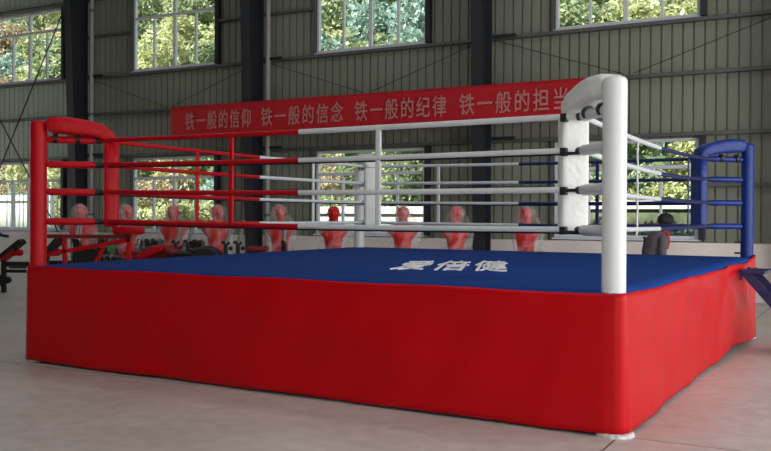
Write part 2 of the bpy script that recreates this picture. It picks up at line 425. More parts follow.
# skirt: vinyl hung round the platform, side 0 = right face, 1 and 2 = far sides, 3 = front face
ol = outline(.100, .075, 120, 8)
NZ = 22
vs_, fs = [], []
rr_ = random.Random(3)
def fold(i, t, z, corner):
    if corner: return .008*(1-z)**2
    e = math.sin(PI*t)**.5
    v = .010*math.sin(t*23+z*1.5+i)*(.35+.65*(1-z)) + .005*math.sin(t*57-z*4+i*2)
    v += .006*math.sin(z*9+t*14)
    flare = .035*(1-z)
    if i == 0:
        # two long drapes gathered towards the blue corner
        v += .044*math.exp(-((t-.80-.16*(1-z))/.035)**2)*z + .036*math.exp(-((t-.62-.3*(1-z))/.05)**2)*z - .030*math.exp(-((t-.7-.2*(1-z))/.05)**2)*z
        v -= .05*math.sin(PI*t)*(1-z)
    if i == 3:
        v += .012*math.exp(-((t-.66)/.006)**2)*.5 + .010*math.sin(t*9+z*5)
        v += .02*math.exp(-((t-.97+.05*(1-z))/.02)**2)*(1-z)
    v = v*e
    if z > .85: v = max(v, -.002)
    return flare*0.6 + v
def sktop(i, t, corner):
    z = ztop(i, t if not corner else 0)
    if i == 0 and not corner:
        z += -.022*abs(math.sin(PI*3.0*t))*(1 if t > .25 else t*4) + .035*max(0, (t-.88)/.12)
    if (i == 1 and corner): z += .035
    return z+.004
for k, (p, n, i, t, cnr) in enumerate(ol):
    zt = sktop(i, t, cnr)
    for j in range(NZ+1):
        zz = j/NZ
        h = .022+.004*math.sin(k*.21)+(.05*math.exp(-((t-.75)/.16)**2) if i == 0 and not cnr else 0)*(1-zz)+(zt-.03)*zz
        q = p + n*fold(i, t, zz, cnr)
        vs_.append(tuple(rl(q, h)))
L_ = len(ol)
for k in range(L_):
    for j in range(NZ):
        a = k*(NZ+1)+j; b = ((k+1) % L_)*(NZ+1)+j
        fs.append((a, b, b+1, a+1))
sk = MB().add(vs_, fs, True).build('skirt', M_skirt, ring, solid=.006)
# canvas with a rolled lip
ol2 = outline(.084, .066, 40, 6)
vs_, fs = [], []; K = len(ol2); RG = 14
def chgt(x, y):                                     # bilinear corner heights
    uv = Vector((x, y))
    w = [1/((uv-c).length**2+.05) for c in corners]; return sum(wi*topH[i] for i, wi in enumerate(w))/sum(w)
for r_ in range(RG+1):
    for p, n, i, t, cnr in ol2:
        z_edge = ztop(i, 0 if cnr else t)
        f = r_/RG
        q = PC.lerp(p, f) if r_ else PC
        zc = 1.022
        z = z_edge*f+zc*(1-f) + .006*math.sin(q.x*2.1+1)*math.sin(q.y*1.7)*(1-f**4)
        vs_.append(tuple(rl(q, z)))
for p, n, i, t, cnr in ol2:
    z_edge = ztop(i, 0 if cnr else t); vs_.append(tuple(rl(p+n*.004, z_edge-.012)))
for p, n, i, t, cnr in ol2:
    z_edge = ztop(i, 0 if cnr else t); vs_.append(tuple(rl(p+n*.002, z_edge-.08)))
for r_ in range(RG+2):
    for k in range(K):
        a = r_*K+k; b = r_*K+(k+1) % K
        if r_ == 0: fs.append((a, a+K, b+K))
        else: fs.append((a, a+K, b+K, b))
canvas = MB().add(vs_, fs, True).build('canvas', M_canvas, ring)
# platform frame under the canvas
mb = MB(); ins = [PC.lerp(c, .985) for c in corners]
mb.add([tuple(rl(c, z)) for z in (.86, .965) for c in ins], [(3, 2, 1, 0), (4, 5, 6, 7)]+[(i, (i+1) % 4, 4+(i+1) % 4, 4+i) for i in range(4)])
for i in range(4):
    for t in (.25, .5, .75):
        q = ins[i].lerp(ins[(i+1) % 4], t); mb.tube([rl(q, 0), rl(q, .87)], .04, 8)
mb.build('platform_frame', M_blackmetal, ring)
# lettering on the canvas, reads from the front side
dLF = (PF-PL).normalized(); dFR = (PR-PF).normalized()
def ground_at(px, py, h):
    x = px-385.5; y = py-225.5; c, s = math.cos(-roll), math.sin(-roll)
    X = (c*x-s*y)/f_px; Y = (s*x+c*y)/f_px
    c, s = math.cos(pitch), math.sin(pitch)
    dz = c+s*Y; dy = s-c*Y
    t = (h-cam_h)/dy; return Vector((t*X, t*dz))
cb_ = (ground_at(391, 270, 1.03)+ground_at(500, 272, 1.03)+ground_at(404, 260.5, 1.03)+ground_at(509, 262.5, 1.03))/4
wdt = (ground_at(500, 272, 1.03)-ground_at(389, 269.8, 1.03)).length
hgt = (ground_at(509, 262, 1.03)-ground_at(500, 272, 1.03)).length
print('LETTER', cb_, wdt, hgt)
lt = text_mesh('lettering', '爱倍健', M_letter, canvas, .0015, .009, 1.22)
wdt *= 1.10; hgt *= .92; lt.location = rl(cb_+Vector((.045, .28)), 1.027); lt['tmp'] = 1; lt.rotation_euler = (0, 0, -.14); lt.scale = (wdt, hgt, 1)
del lt['tmp']
from mathutils.bvhtree import BVHTree
bvh = BVHTree.FromPolygons([v.co.copy() for v in canvas.data.vertices], [tuple(p.vertices) for p in canvas.data.polygons])
ca_, sa_ = math.cos(lt.rotation_euler.z), math.sin(lt.rotation_euler.z)
for v in lt.data.vertices:
    x, y = v.co.x*wdt, v.co.y*hgt
    w_ = Vector((lt.location.x+ca_*x-sa_*y, lt.location.y+sa_*x+ca_*y, 2))
    hit = bvh.ray_cast(w_, Vector((0, 0, -1)))[0]
    v.co.z = hit.z - lt.location.z + (.003+v.co.z*1.5 if v.co.z > 0 else .0015)
tag(lt, 'bold white Chinese characters')

# corners
ROPE_H = [2.32, 2.05, 1.75, 1.435]
RH = {'F': [2.30, 2.037, 1.737, 1.432], 'L': [2.325, 2.065, 1.775, 1.463], 'R': [2.305, 2.045, 1.745, 1.445], 'B': [2.335, 2.07, 1.77, 1.455]}
CN = {'F': (PF, M_white, M_grey, .53, .70, -.025, 'white'), 'L': (PL, M_red, M_red, .605, .735, 0.0, 'red'),
      'R': (PR, M_blue, M_blue, .60, .715, 0.0, 'blue'), 'B': (PB, M_white, M_grey, .60, .75, .04, 'white far')}
J = {}
def section_sweep(m, prof, w, th_, P, dr, lat, latoff=0):
    """rounded rectangular cushion swept along (d,h) points in the corner's diagonal plane"""
    pts = [Vector(q) for q in prof]; k = len(pts); ring_ = []
    nn = 12
    cs = []
    for j in range(20):                              # superellipse section
        t = 2*PI*j/20; ct, st = math.cos(t), math.sin(t)
        cs.append((math.copysign(abs(ct)**.35, ct)*w/2, math.copysign(abs(st)**.45, st)/2))
    vs_, fs = [], []
    for i, p in enumerate(pts):
        d = (pts[min(i+1, k-1)]-pts[max(i-1, 0)]).normalized(); nr = Vector((-d.y, d.x))
        e = .82 if i in (0, k-1) else 1
        for a, b in cs:
            q = p + nr*b*e*(th_[i] if isinstance(th_, list) else th_)
            w3 = P + dr*q.x + lat*(a*e+latoff)
            vs_.append(tuple(rl(w3, q.y)))
    for i in range(k-1):
        for j in range(20):
            a = i*20+j; b = i*20+(j+1) % 20; fs.append((a, b, b+20, a+20))
    m.add(vs_, fs, True); m.add(vs_[:20], [tuple(range(20))[::-1]]); m.add(vs_[-20:], [tuple(range(20))])
    return m
for key, (P, mp, mr, jd, pd, lo, cn) in CN.items():
    dr = (PC-P).normalized(); lat = Vector((-dr.y, dr.x)); J[key] = P+dr*jd
    pr_ = .079 if key == 'R' else .085
    pt = MB().lathe([(pr_, .0), (pr_, 2.45), (pr_-.002, 2.475), (pr_-.013, 2.492), (.05, 2.5), (.001, 2.502)], 36, Matrix.Translation(rl(P, .02)))
    post = pt.build('corner_post', mp, ring); tag(post, '%s padded corner post' % cn)
    fr_ = .135 if key == 'F' else .09
    ft = MB().lathe([(fr_, .0), (fr_, .018), (fr_-.015, .024), (fr_-.03, .025)], 32, Matrix.Translation(rl(P-dr*.03, 0))).build('post_foot', M_foot, post)
    if key == 'R':
        for h in (1.10, 1.24): MB().tube([rl(P-Vector((.085, 0)), h), rl(P-Vector((.16, .01)), h)], .013, 8).build('bolt', M_black, post)
    # arched top cushion and vertical cushion
    arch = [(.085, 2.455), (.13, 2.475), (.28, 2.475), (.40, 2.462), (pd-.22, 2.445), (pd-.11, 2.42), (pd-.035, 2.375), (pd, 2.30)]
    am = section_sweep(MB(), arch, .225, [.13, .17, .18, .175, .165, .155, .14, .155 if key == 'L' else .115], P, dr, lat, lo)
    cm_ = M_wpad if mp is M_white else mp
    ac = am.build('arch_cushion', cm_, ring); tag(ac, '%s arched cushion from post to corner pad' % cn)
    pdz = [(pd, z) for z in (2.305, 2.28, 2.05, 1.75, 1.46, 1.43, 1.405)]
    pm = section_sweep(MB(), pdz, .235, .155 if key == 'L' else .115, P, dr, lat, lo).build('corner_pad', cm_, ring); tag(pm, '%s upright corner cushion' % cn)
    for n_, h in enumerate(RH[key]):
        r0 = .042 if key == 'F' else .038; a = .085; b = jd-.035
        pts = [rl(P+dr*d, h) for d in (a, a+.03, b-.03, b)]
        cv = MB().tube(pts, [r0*.75, r0, r0, r0*.72], 16).build('turnbuckle_cover', mr, ring)
        # black webbing at the joint
        MB().tube([rl(P+dr*(jd-.035), h), rl(P+dr*(jd+.03), h)], .031, 12).build('webbing_loop', M_black, cv)
        if n_ == 0:
            for d in (.17, .40):
                m = MB().tube([rl(P+dr*(d-.02), h+.012), rl(P+dr*(d+.02), h+.012)], .052, 14)
                m.build('strap', M_black, cv)
# ropes: each side has four, half in each corner's colour
SIDES = [('F', 'L', M_grey, M_red, .048, .5), ('F', 'R', M_grey, M_navy, .045, .5), ('L', 'B', M_red, M_grey, .045, .5), ('B', 'R', M_grey, M_navy, .045, .5)]
for a, b, ma, mb_, dia, spl in SIDES:
    A, B = J[a], J[b]; d = (B-A); Ln = d.length; d = d/Ln
    r = dia/2
    for n_, h in enumerate(ROPE_H):
        def pp(t): return rl(A+d*Ln*t, RH[a][n_]*(1-t)+RH[b][n_]*t-(.055 if a+b == 'FR' and n_ < 2 else .015)*math.sin(PI*t))
        dk = .017 if (a == 'F' and b == 'L' and n_ in (1, 3)) or (a != 'F' and n_ == 2) else 0
        core = MB().tube([pp(i/16)-Vector((0, 0, dk)) for i in range(17)], .013, 8).build('rope', M_black, ring)
        g = .0 if n_ == 0 else (.09 if a == 'F' else .05)/Ln; g2 = 0 if n_ == 0 else .05/Ln
        for t0, t1, m_ in ((g+.006, spl, ma), (spl, 1-g2-.006, mb_)):
            c_ = MB().tube([pp(t0+(t1-t0)*i/8)+Vector((0, 0, .004)) for i in range(9)], r, 12).build('rope_cover', m_, core)
    if a+b == 'FL':
        for n_ in range(4): MB().box(rl(A+d*.13, RH['F'][n_]-.004), (.05, .056, .062), rot=Matrix.Rotation(math.atan2(d.y, d.x), 3, 'Z')).build('strap', M_black, ring, bevel=.004)
    thick = a == 'F' and b == 'L'
    def t_px(px):
        k = (px-385.5)/f_px; return (k*A.y-A.x)/(d.x*Ln-k*d.y*Ln)
    for px, m_ in zip({'FL': (378, 231), 'FR': (637, 688), 'LB': (197, 313), 'BR': (438, 597)}[a+b], (ma, mb_)):
        t = t_px(px)
        if thick:
            sp_ = MB().box(rl(A+d*Ln*t, (2.325+1.435)/2), (.055, .03, .89), rot=Matrix.Rotation(math.atan2(d.y, d.x), 3, 'Z')).build('rope_spacer', m_, ring, bevel=.012)
        else:
            q = A+d*Ln*t
            if a == 'F':
                pts = [rl(q+d*.012*math.sin(i*1.9), 2.275-.85*i/14) for i in range(15)]; pts.append(rl(q-d*.03, 1.37))
                MB().tube(pts, .010, 8).build('rope_spacer', m_, ring)
            else:
                MB().box(rl(q, 1.88), (.05, .026, .89), rot=Matrix.Rotation(math.atan2(d.y, d.x), 3, 'Z')).build('rope_spacer', m_, ring, bevel=.010)

# steps at the blue corner
aS = math.atan2(dFR.y, dFR.x)                       # local x along the ring side, local -y outwards
oS = PF + dFR*(PR-PF).length*.76 + Vector((dFR.y, -dFR.x))*.13
stp = thing('ring_steps', 'dark blue steel steps leaning on the ring skirt near the blue corner', 'steps', (oS.x, oS.y, 0), aS)
SW = .62
for k in range(4):
    z = .93-.235*k; y = -.145-.20*k
    MB().box((SW/2, y, z), (SW+.06, .26, .035)).build('tread', M_stair, stp, bevel=.006)
for x in (.02, SW-.02):
    MB().beam((x, -.06, .93), (x, -.06-.20*3.95, .02), .035, .10, up=(0, -.3, 1)).build('stringer', M_stair, stp, bevel=.005)
    MB().beam((x, -.02, .96), (x, -.02, .84), .035, .03).build('hook_plate', M_stair, stp, bevel=.005)

# ------------------------------------------------------------------ punching dummies
def loft(m, secs, n=24, M=None):
    vs_, fs = [], []
    for cx, cy, z, rx, ry in secs:
        for j in range(n):
            t = 2*PI*j/n; vs_.append((cx+rx*math.cos(t), cy+ry*math.sin(t), z))
    for i in range(len(secs)-1):
        for j in range(n):
            a = i*n+j; b = i*n+(j+1) % n; fs.append((a, b, b+n, a+n))
    m.add(vs_, fs, True, M); m.add(vs_[:n], [tuple(range(n))[::-1]], True, M); m.add(vs_[-n:], [tuple(range(n))], True, M)
    return m
BODY = [(0, 0, .78, .125, .10), (0, 0, .84, .14, .11), (0, 0, .98, .145, .115), (0, 0, 1.08, .155, .12), (0, -.005, 1.17, .175, .13), (0, -.005, 1.235, .225, .135), (0, 0, 1.285, .27, .12),
        (0, 0, 1.33, .282, .11), (0, 0, 1.37, .265, .10), (0, .005, 1.405, .205, .09), (0, .005, 1.44, .135, .08), (0, .005, 1.475, .092, .075), (0, 0, 1.505, .078, .08), (0, -.01, 1.535, .085, .098),
        (0, -.012, 1.58, .100, .112), (0, -.01, 1.63, .107, .118), (0, -.005, 1.675, .103, .113), (0, 0, 1.712, .082, .09), (0, 0, 1.732, .05, .055), (0, 0, 1.74, .01, .012)]
def make_dummy():
    t = thing('punching_dummy', '', 'punching dummy', (0, 0, 0))
    m = loft(MB(), BODY)
    m.sphere((0, -.125, 1.60), .022, (.8, 1, 1.5)); m.sphere((0, -.116, 1.555), .02, (1.5, .6, .5)); m.sphere((-.04, -.11, 1.635), .02, (1.4, .6, .5)); m.sphere((.04, -.11, 1.635), .02, (1.4, .6, .5))
    for sx in (-1, 1):
        m.sphere((.105*sx, 0, 1.60), .028, (.4, .8, 1.2)); m.sphere((.075*sx, -.085, 1.24), .08, (1, .5, .7))
    m.build('torso', M_dummy, t)
    MB().lathe([(.05, .40), (.05, .80)], 16).build('support_pole', M_blackmetal, t)
    MB().lathe([(.27, 0), (.31, .05), (.31, .16), (.25, .30), (.12, .42), (.06, .44)], 28).build('water_base', M_black, t)
    return t
def wrap_mesh(t, seed, full):
    r = random.Random(seed); m = MB(); n = 36; vs_, fs = [], []
    secs = [(1.77, .02, .02), (1.755, .07, .07), (1.69, .13, .13), (1.60, .165, .145), (1.50, .205, .15), (1.40, .25, .15), (1.32, .305, .155), (1.22, .30, .165), (1.08, .27, .17), (.92, .24, .17), (.80, .25, .18)]
    if full == 2: secs = secs[6:]
    off = r.uniform(-.03, .03)
    for z, rx, ry in secs:
        for j in range(n):
            a = 2*PI*j/n
            k = 1+.09*math.sin(5*a+seed+z*3)+.05*math.sin(11*a+z*9+seed)
            vs_.append((rx*k*math.cos(a)+off, ry*k*math.sin(a), z))
    for i in range(len(secs)-1):
        for j in range(n):
            a = i*n+j; b = i*n+(j+1) % n; fs.append((a, b, b+n, a+n))
    m.add(vs_, fs, True)
    o = m.build('plastic_wrap', M_film, t); tag(o, 'loose clear plastic wrap')
D0 = make_dummy()
DUM = [(81, 16.3, 1, .1, 'red torso punching dummy in clear film behind the red turnbuckle covers, leftmost of the row'),
       (127, 16.2, 1, .3, 'film-wrapped red punching dummy standing just right of the red corner cushion'),
       (173.5, 16.1, 1, -.2, 'red torso punching dummy in front of the second lower window from the left, its middle'),
       (217, 16.0, 1, .2, 'red punching dummy with film over its head just left of the red front rope spacer'),
       (280, 15.9, 1, -.1, 'red punching dummy draped in film right of the column behind the banner'),
       (333.5, 15.9, 2, 0, 'red punching dummy with bare shiny head left of the far white corner post'),
       (403, 15.8, 1, .1, 'film-draped red punching dummy right of the white front rope spacer'),
       (456, 15.8, 1, .15, 'red punching dummy in tent-like film left of the right-hand column behind the banner'),
       (526, 15.6, 1, -.3, 'film-wrapped red punching dummy nearest to the white corner cushion, rightmost of the row')]
for i, (px, Z, wr, rz, l) in enumerate(DUM):
    o = D0 if i == 0 else copy_tree(D0)
    x, y = at(px, Z); o.location = (x, y, 0); o.rotation_euler = (0, 0, rz); o['label'] = l; o['group'] = 'punching dummies behind the ring'
for o in [o for o in C.objects if o.name.startswith('punching_dummy') and o.parent is None]:
    px = o.location.x/o.location.y*f_px+385.5
    wr = min(DUM, key=lambda q: abs(q[0]-px))[2]
    if wr: wrap_mesh(o, int(px), wr)

# ------------------------------------------------------------------ dumbbell racks against the dwarf wall
def make_rack(s0, s1, lbl):
    t = thing('dumbbell_rack', lbl, 'rack', Wp((s0+s1)/2, -.55), AW); w = s1-s0
    for h, y in ((.30, -.12), (.55, 0), (.80, .12)):
        MB().box((0, y-.07, h), (w, .03, .04)).box((0, y+.07, h+.03), (w, .03, .04)).build('shelf_rail', M_blackmetal, t)
    for x in (-w/2+.03, w/2-.03):
        MB().beam((x, -.2, .0), (x, .18, .92), .05, .05, up=(0, 1, 0)).box((x, .0, .03), (.06, .55, .06)).build('rack_upright', M_blackmetal, t)
    return t
make_rack(-9.0, -7.1, 'black dumbbell rack by the wall right of the leftmost column'); make_rack(-6.9, -5.0, 'black dumbbell rack under the second lower window from the left')
def make_dumbbell():
    t = thing('dumbbell', '', 'dumbbell')
    MB().tube([(0, -.07, 0), (0, .07, 0)], .016, 8).build('handle', M_chrome, t)
    for sgn in (-1, 1):
        MB().tube([(0, .07*sgn, 0), (0, .08*sgn, 0), (0, .15*sgn, 0), (0, .16*sgn, 0)], [.055, .075, .075, .055], 8).build('weight_head', M_blackmetal, t)
    return t
db0 = None
for (s0, s1, nm) in ((-9.0, -7.1, 'left-hand'), (-6.9, -5.0, 'right-hand')):
    for (h, y, row) in ((.87, .12, 'top'), (.62, 0, 'middle'), (.37, -.12, 'bottom')):
        for k in range(8):
            o = make_dumbbell() if db0 is None else copy_tree(db0)
            if db0 is None: db0 = o
            o.location = Wp(s0+.14+(s1-s0-.28)*k/7, -.55+y, h+.022+.005); o.rotation_euler = (0, 0, AW)
            o['label'] = 'black round-headed dumbbell on the %s shelf of the %s rack' % (row, nm); o['group'] = 'dumbbells on the %s shelf of the %s rack' % (row, nm)

# ------------------------------------------------------------------ fitness machines beyond the ring
def make_bike(name, lbl, px, Z, rz, dome, seatm, twin=.17, lever=True):
    x, y = at(px, Z); t = thing(name, lbl, 'exercise machine', (x, y, 0), rz)
    MB().box((-.35, 0, .05), (1.3, .08, .08)).box((-.95, 0, .04), (.08, .5, .07)).box((.25, 0, .04), (.08, .5, .07)).build('base_frame', M_blackmetal, t, bevel=.01)
    for sy in (-1, 1):
        sx = sy*.085
        lv = MB().beam((sx, sy*twin/2, .08), (sx, sy*twin/2, 1.1), .075, .06).build('lower_lever', M_blackmetal, t, bevel=.01)
        m = MB().tube([(sx-.07, sy*twin/2, 1.12), (sx+.06, sy*twin/2, 1.10)], .028, 10); m.sphere((sx+.08, sy*twin/2, 1.02), .035); m.build('clamp_knob', M_black, lv)
        MB().tube([(sx, sy*twin/2, 1.08), (sx+.05, sy*twin/2, 1.25), (sx+.09, sy*twin/2, 1.48)], .030, 10).build('hand_lever', M_steelg, lv)
    if dome is not None:
        MB().tube([(-.42, -.13, .74), (-.42, -.10, .74), (-.42, .10, .74), (-.42, .13, .74)], [.27, .32, .32, .27], 28).build('flywheel_housing', dome, t)
    MB().box((-.42, 0, .2), (.4, .16, .3)).build('motor_box', M_blackmetal, t, bevel=.02)
    m = MB().box((-.78, 0, .92), (.34, .24, .08)); m.build('seat', seatm, t, bevel=.03)
    MB().tube([(-.78, 0, .08), (-.78, 0, .90)], .03, 10).build('seat_post', M_blackmetal, t)
    return t
make_bike('upright_trainer', 'black machine with two grey levers and dark round housing left of the middle column', 232, 14.6, 0.0, M_black, M_black)
make_bike('upright_trainer', 'machine with two grey hand levers over a red cover, in front of the dumbbell rack', 182, 15.0, 0.05, M_oxblood, M_oxblood)
make_bike('upright_trainer', 'black machine with two hand levers in front of the leftmost film-wrapped dummy', 77, 15.2, 1.3, None, M_black)
make_bike('upright_trainer', 'black machine with one clamp knob beside the film-draped dummy right of the column', 284, 14.9, 1.45, None, M_oxblood, .05)
# pad left of that lever
x, y = at(258, 15.2)
t = thing('workout_bench', 'dark red padded bench end in front of the column behind the banner', 'bench', (x, y, 0), 0)
MB().box((0, 0, .99), (.32, .5, .09)).build('seat_pad', M_oxblood, t, bevel=.03)
for sy in (-.18, .18): MB().beam((0, sy, 0), (0, sy, .95), .05, .05).box((0, sy, .02), (.4, .06, .04)).build('leg', M_blackmetal, t)

# red draped machine pad left of the lever pair at 182
x, y = at(160, 14.7)
t = thing('padded_bench', 'bright red sloping padded bench seen over the canvas below the second window', 'bench', (x, y, 0), 0)
MB().beam((-.36, 0, .84), (.10, 0, 1.03), .42, .10).build('back_pad', M_red, t, bevel=.035)
MB().beam((.10, 0, 1.02), (.34, 0, .90), .42, .10).build('head_pad', M_oxblood, t, bevel=.035)
for q in (-.3, .2):
    for yy in (-.15, .15): MB().beam((q, yy, 0), (q, yy, .87 if q < 0 else .92), .05, .05).build('leg', M_blackmetal, t)

# red framed machine behind the red corner
x, y = at(90, 12.6)
t = thing('leg_press_machine', 'red steel framed weight machine with round roller pad behind the red corner', 'exercise machine', (x, y, 0), 0)
MB().beam((-.60, 0, 1.24), (.60, 0, 1.24), .06, .055).build('top_beam', M_oxblood, t, bevel=.008)
MB().beam((-.62, .0, .98), (.58, 0, 1.20), .06, .06).build('sloping_beam', M_red, t, bevel=.008)
for q in ((-.33, -.36), (.55, .55)): MB().beam((q[0], 0, .0), (q[1], 0, 1.22), .06, .06).build('upright', M_red, t, bevel=.008)
MB().beam((.02, .0, .75), (.20, 0, 1.10), .05, .05).build('strut', M_red, t, bevel=.008)
MB().tube([(.36, -.1, 1.33), (.38, -.1, 1.33), (.76, -.1, 1.33), (.79, -.1, 1.33)], [.045, .06, .06, .045], 16).build('roller_pad', M_red, t)
MB().box((.55, -.03, 1.27), (.05, .05, .10)).build('pad_bracket', M_blackmetal, t)
MB().beam((-.62, .05, 1.00), (-.42, .05, 1.22), .30, .07).build('seat_pad', M_black, t, bevel=.025)
MB().box((0, 0, .03), (1.3, .07, .06)).box((-.6, 0, .03), (.07, .7, .06)).box((.6, 0, .03), (.07, .7, .06)).build('base_frame', M_red, t)
MB().tube([(-.06, .10, .92), (-.06, .16, .92)], .17, 20).build('weight_plate', M_blackmetal, t)
tag(MB().tube([(.22, .12, 1.06), (.30, .12, 1.06)], .04, 12).build('grip', M_green, t), 'green grip')

# benches at the far left
def make_left_bench(name, lbl, px, Z, rz, k):
    x, y = at(px, Z); t = thing(name, lbl, 'bench', (x, y, 0), rz)
    MB().beam((-.18, 0, .70), (.24, 0, 1.04), .30, .11).build('back_pad', M_black, t, bevel=.03)
    MB().beam((-.16, .02, .64), (.10, .02, .85), .34, .05).build('pad_trim', M_red, t, bevel=.015)
    MB().tube([(-.02, 0, .80), (.01, 0, .80), (.20, 0, .80), (.23, 0, .80)], [.05, .065, .065, .05], 14).build('roller_pad', M_red, t)
    MB().box((.22, 0, .57), (.80, .10, .10)).build('main_beam', M_blackmetal, t, bevel=.01)
    MB().beam((-.14, 0, 0), (-.14, 0, .66), .085, .085).build('leg', M_blackmetal, t, bevel=.008); MB().beam((.58, 0, 0), (.58, 0, .6), .06, .06).build('leg', M_blackmetal, t, bevel=.008)
    MB().box((.22, 0, .43), (.76, .05, .06)).box((.22, 0, .50), (.5, .04, .03)).build('lower_rail', M_blackmetal, t)
    m = MB().tube([(-.2, -.06, .25), (-.2, .06, .25)], .11, 18).tube([(-.07, -.05, .25), (-.07, .05, .25)], .07, 14); m.build('weight_plate', M_blackmetal, t)
    if k: MB().tube([(-.26, 0, 1.16), (-.05, 0, 1.12)], .03, 10).sphere((-.24, 0, 1.16), .05).build('hand_grip', M_blue if k == 1 else M_black, t)
    return t
make_left_bench('incline_bench', 'black padded incline bench with red trim at the left edge of the photo', 11, 17.8, 0, 1)
make_left_bench('incline_bench', 'black and red incline bench half hidden by the red corner post', 50, 18.3, 0, 2)

# ------------------------------------------------------------------ person
def skin_obj(name, verts, edges, radii, m, parent, root=0, sub=2):
    me = bpy.data.meshes.new(name); me.from_pydata(verts, edges, []); me.materials.append(m)
    o = bpy.data.objects.new(name, me); C.objects.link(o); o.parent = parent
    o.modifiers.new('skin', 'SKIN')
    for i, v in enumerate(me.skin_vertices[0].data):
        v.radius = (radii[i], radii[i]); v.use_root = (i == root)
    md = o.modifiers.new('sub', 'SUBSURF'); md.levels = md.render_levels = sub
    o.modifiers['skin'].use_smooth_shade = True
    return o
def person():
    x, y = at(657.5, 14.1)
    t = thing('person', 'person with black hair in dark grey jacket and red scarf standing behind the ring', 'person', (x, y, -.03), .35)
    V = [(-.10, 0, .86), (-.09, 0, .98), (-.05, 0, 1.13), (.0, 0, 1.25), (.06, 0, 1.345), (.10, 0, 1.40)]
    E = [(0, 1), (1, 2), (2, 3), (3, 4), (4, 5)]; Rr = [.12, .115, .125, .12, .06, .05]
    V += [(.145, 0, 1.47), (.165, 0, 1.535)]; E += [(5, 6), (6, 7)]; Rr += [.075, .085]
    def chain(st, pts, rs):
        p = st
        for q, r in zip(pts, rs):
            V.append(q); Rr.append(r); E.append((p, len(V)-1)); p = len(V)-1
        return p
    for s in (-1, 1):
        w = chain(3, [(-.01, s*.13, 1.28), (-.02, s*.185, 1.25), (-.08, s*.22, 1.0), (.08, s*.18, .84), (.13, s*.165, .80)], [.07, .052, .042, .030, .030])
        for k in range(4): chain(w, [(.175+.004*k, s*(.190-.017*k), .775), (.20, s*(.190-.017*k), .745), (.195, s*(.190-.017*k), .715)], [.010, .009, .008])
        chain(w, [(.165, s*.135, .785), (.19, s*.125, .765)], [.011, .009])
        chain(0, [(-.09, s*.095, .80), (-.03, s*.10, .46), (-.08, s*.10, .09), (-.01, s*.11, .045), (.07, s*.115, .03)], [.09, .062, .042, .04, .03])
    body = skin_obj('body', V, E, Rr, M_skin, t)
    # face details join the head as one small mesh of features
    h = Vector((.165, 0, 1.53))
    m = MB(); m.sphere(h, .098, (1.0, .82, 1.15), 20, 14); m.sphere(h+Vector((.10, 0, -.02)), .018, (1, .7, 1.3)); m.sphere(h+Vector((.085, 0, -.062)), .018, (.6, 1.4, .5))
    for s in (-1, 1): m.sphere(h+Vector((.0, .082*s, -.01)), .025, (.8, .4, 1.2)); m.sphere(h+Vector((.083, .032*s, .012)), .014)
    m.build('face', M_skin, t)
    hm = MB(); hm.sphere(h+Vector((-.012, 0, .03)), .122, (1.1, .95, .9), 24, 14); hm.sphere(h+Vector((-.06, 0, -.015)), .085, (.8, 1, 1)); hm.sphere(h+Vector((.055, 0, .055)), .065, (.8, 1.2, .6))
    hm.build('hair', M_hair, t)
    JV = [(-.10, 0, .80), (-.09, 0, .98), (-.05, 0, 1.13), (.0, 0, 1.25), (.055, 0, 1.335)]; JE = [(0, 1), (1, 2), (2, 3), (3, 4)]; JR = [.155, .145, .15, .14, .085]
    for s in (-1, 1):
        b = len(JV); JV += [(-.01, s*.13, 1.275), (-.02, s*.195, 1.24), (-.08, s*.225, 1.0), (.06, s*.185, .86)]; JR += [.09, .075, .062, .05]
        JE += [(3, b), (b, b+1), (b+1, b+2), (b+2, b+3)]
    skin_obj('jacket', JV, JE, JR, M_jacket, t)
    TV = [(-.10, 0, .84)]; TE = []; TR = [.135]
    for s in (-1, 1):
        b = len(TV); TV += [(-.09, s*.095, .78), (-.03, s*.10, .46), (-.08, s*.10, .10)]; TR += [.105, .08, .062]; TE += [(0, b), (b, b+1), (b+1, b+2)]
    skin_obj('trousers', TV, TE, TR, M_trouser, t)
    sc = MB(); sc.tube([(.085+.085*math.cos(a), .085*math.sin(a), 1.37-.02*math.cos(a)) for a in [i*PI/8 for i in range(17)]], .035, 10)
    sc.tube([(.155, .03, 1.36), (.165, .03, 1.2), (.13, .03, 1.05), (.10, .03, .93)], [.04, .045, .045, .04], 10); sc.tube([(.15, -.04, 1.36), (.16, -.05, 1.22), (.13, -.05, 1.10)], [.035, .04, .035], 10)
    sc.build('scarf', M_scarf, t)
    for s in (-1, 1): MB().box((-.02, s*.11, .035), (.25, .09, .07)).build('shoe', M_black, t, bevel=.025)
person()

# yellow strip on the floor beyond the blue corner
x, y = at(752, 13.2)
o = MB().box((0, 0, .004), (3.2, .07, .006)).build('floor_marking', M_yellow); o.location = (x+1.4, y-.5, 0); o.rotation_euler = (0, 0, AW+.1)
tag(o, 'yellow line on the concrete floor behind the blue steps', 'floor marking')

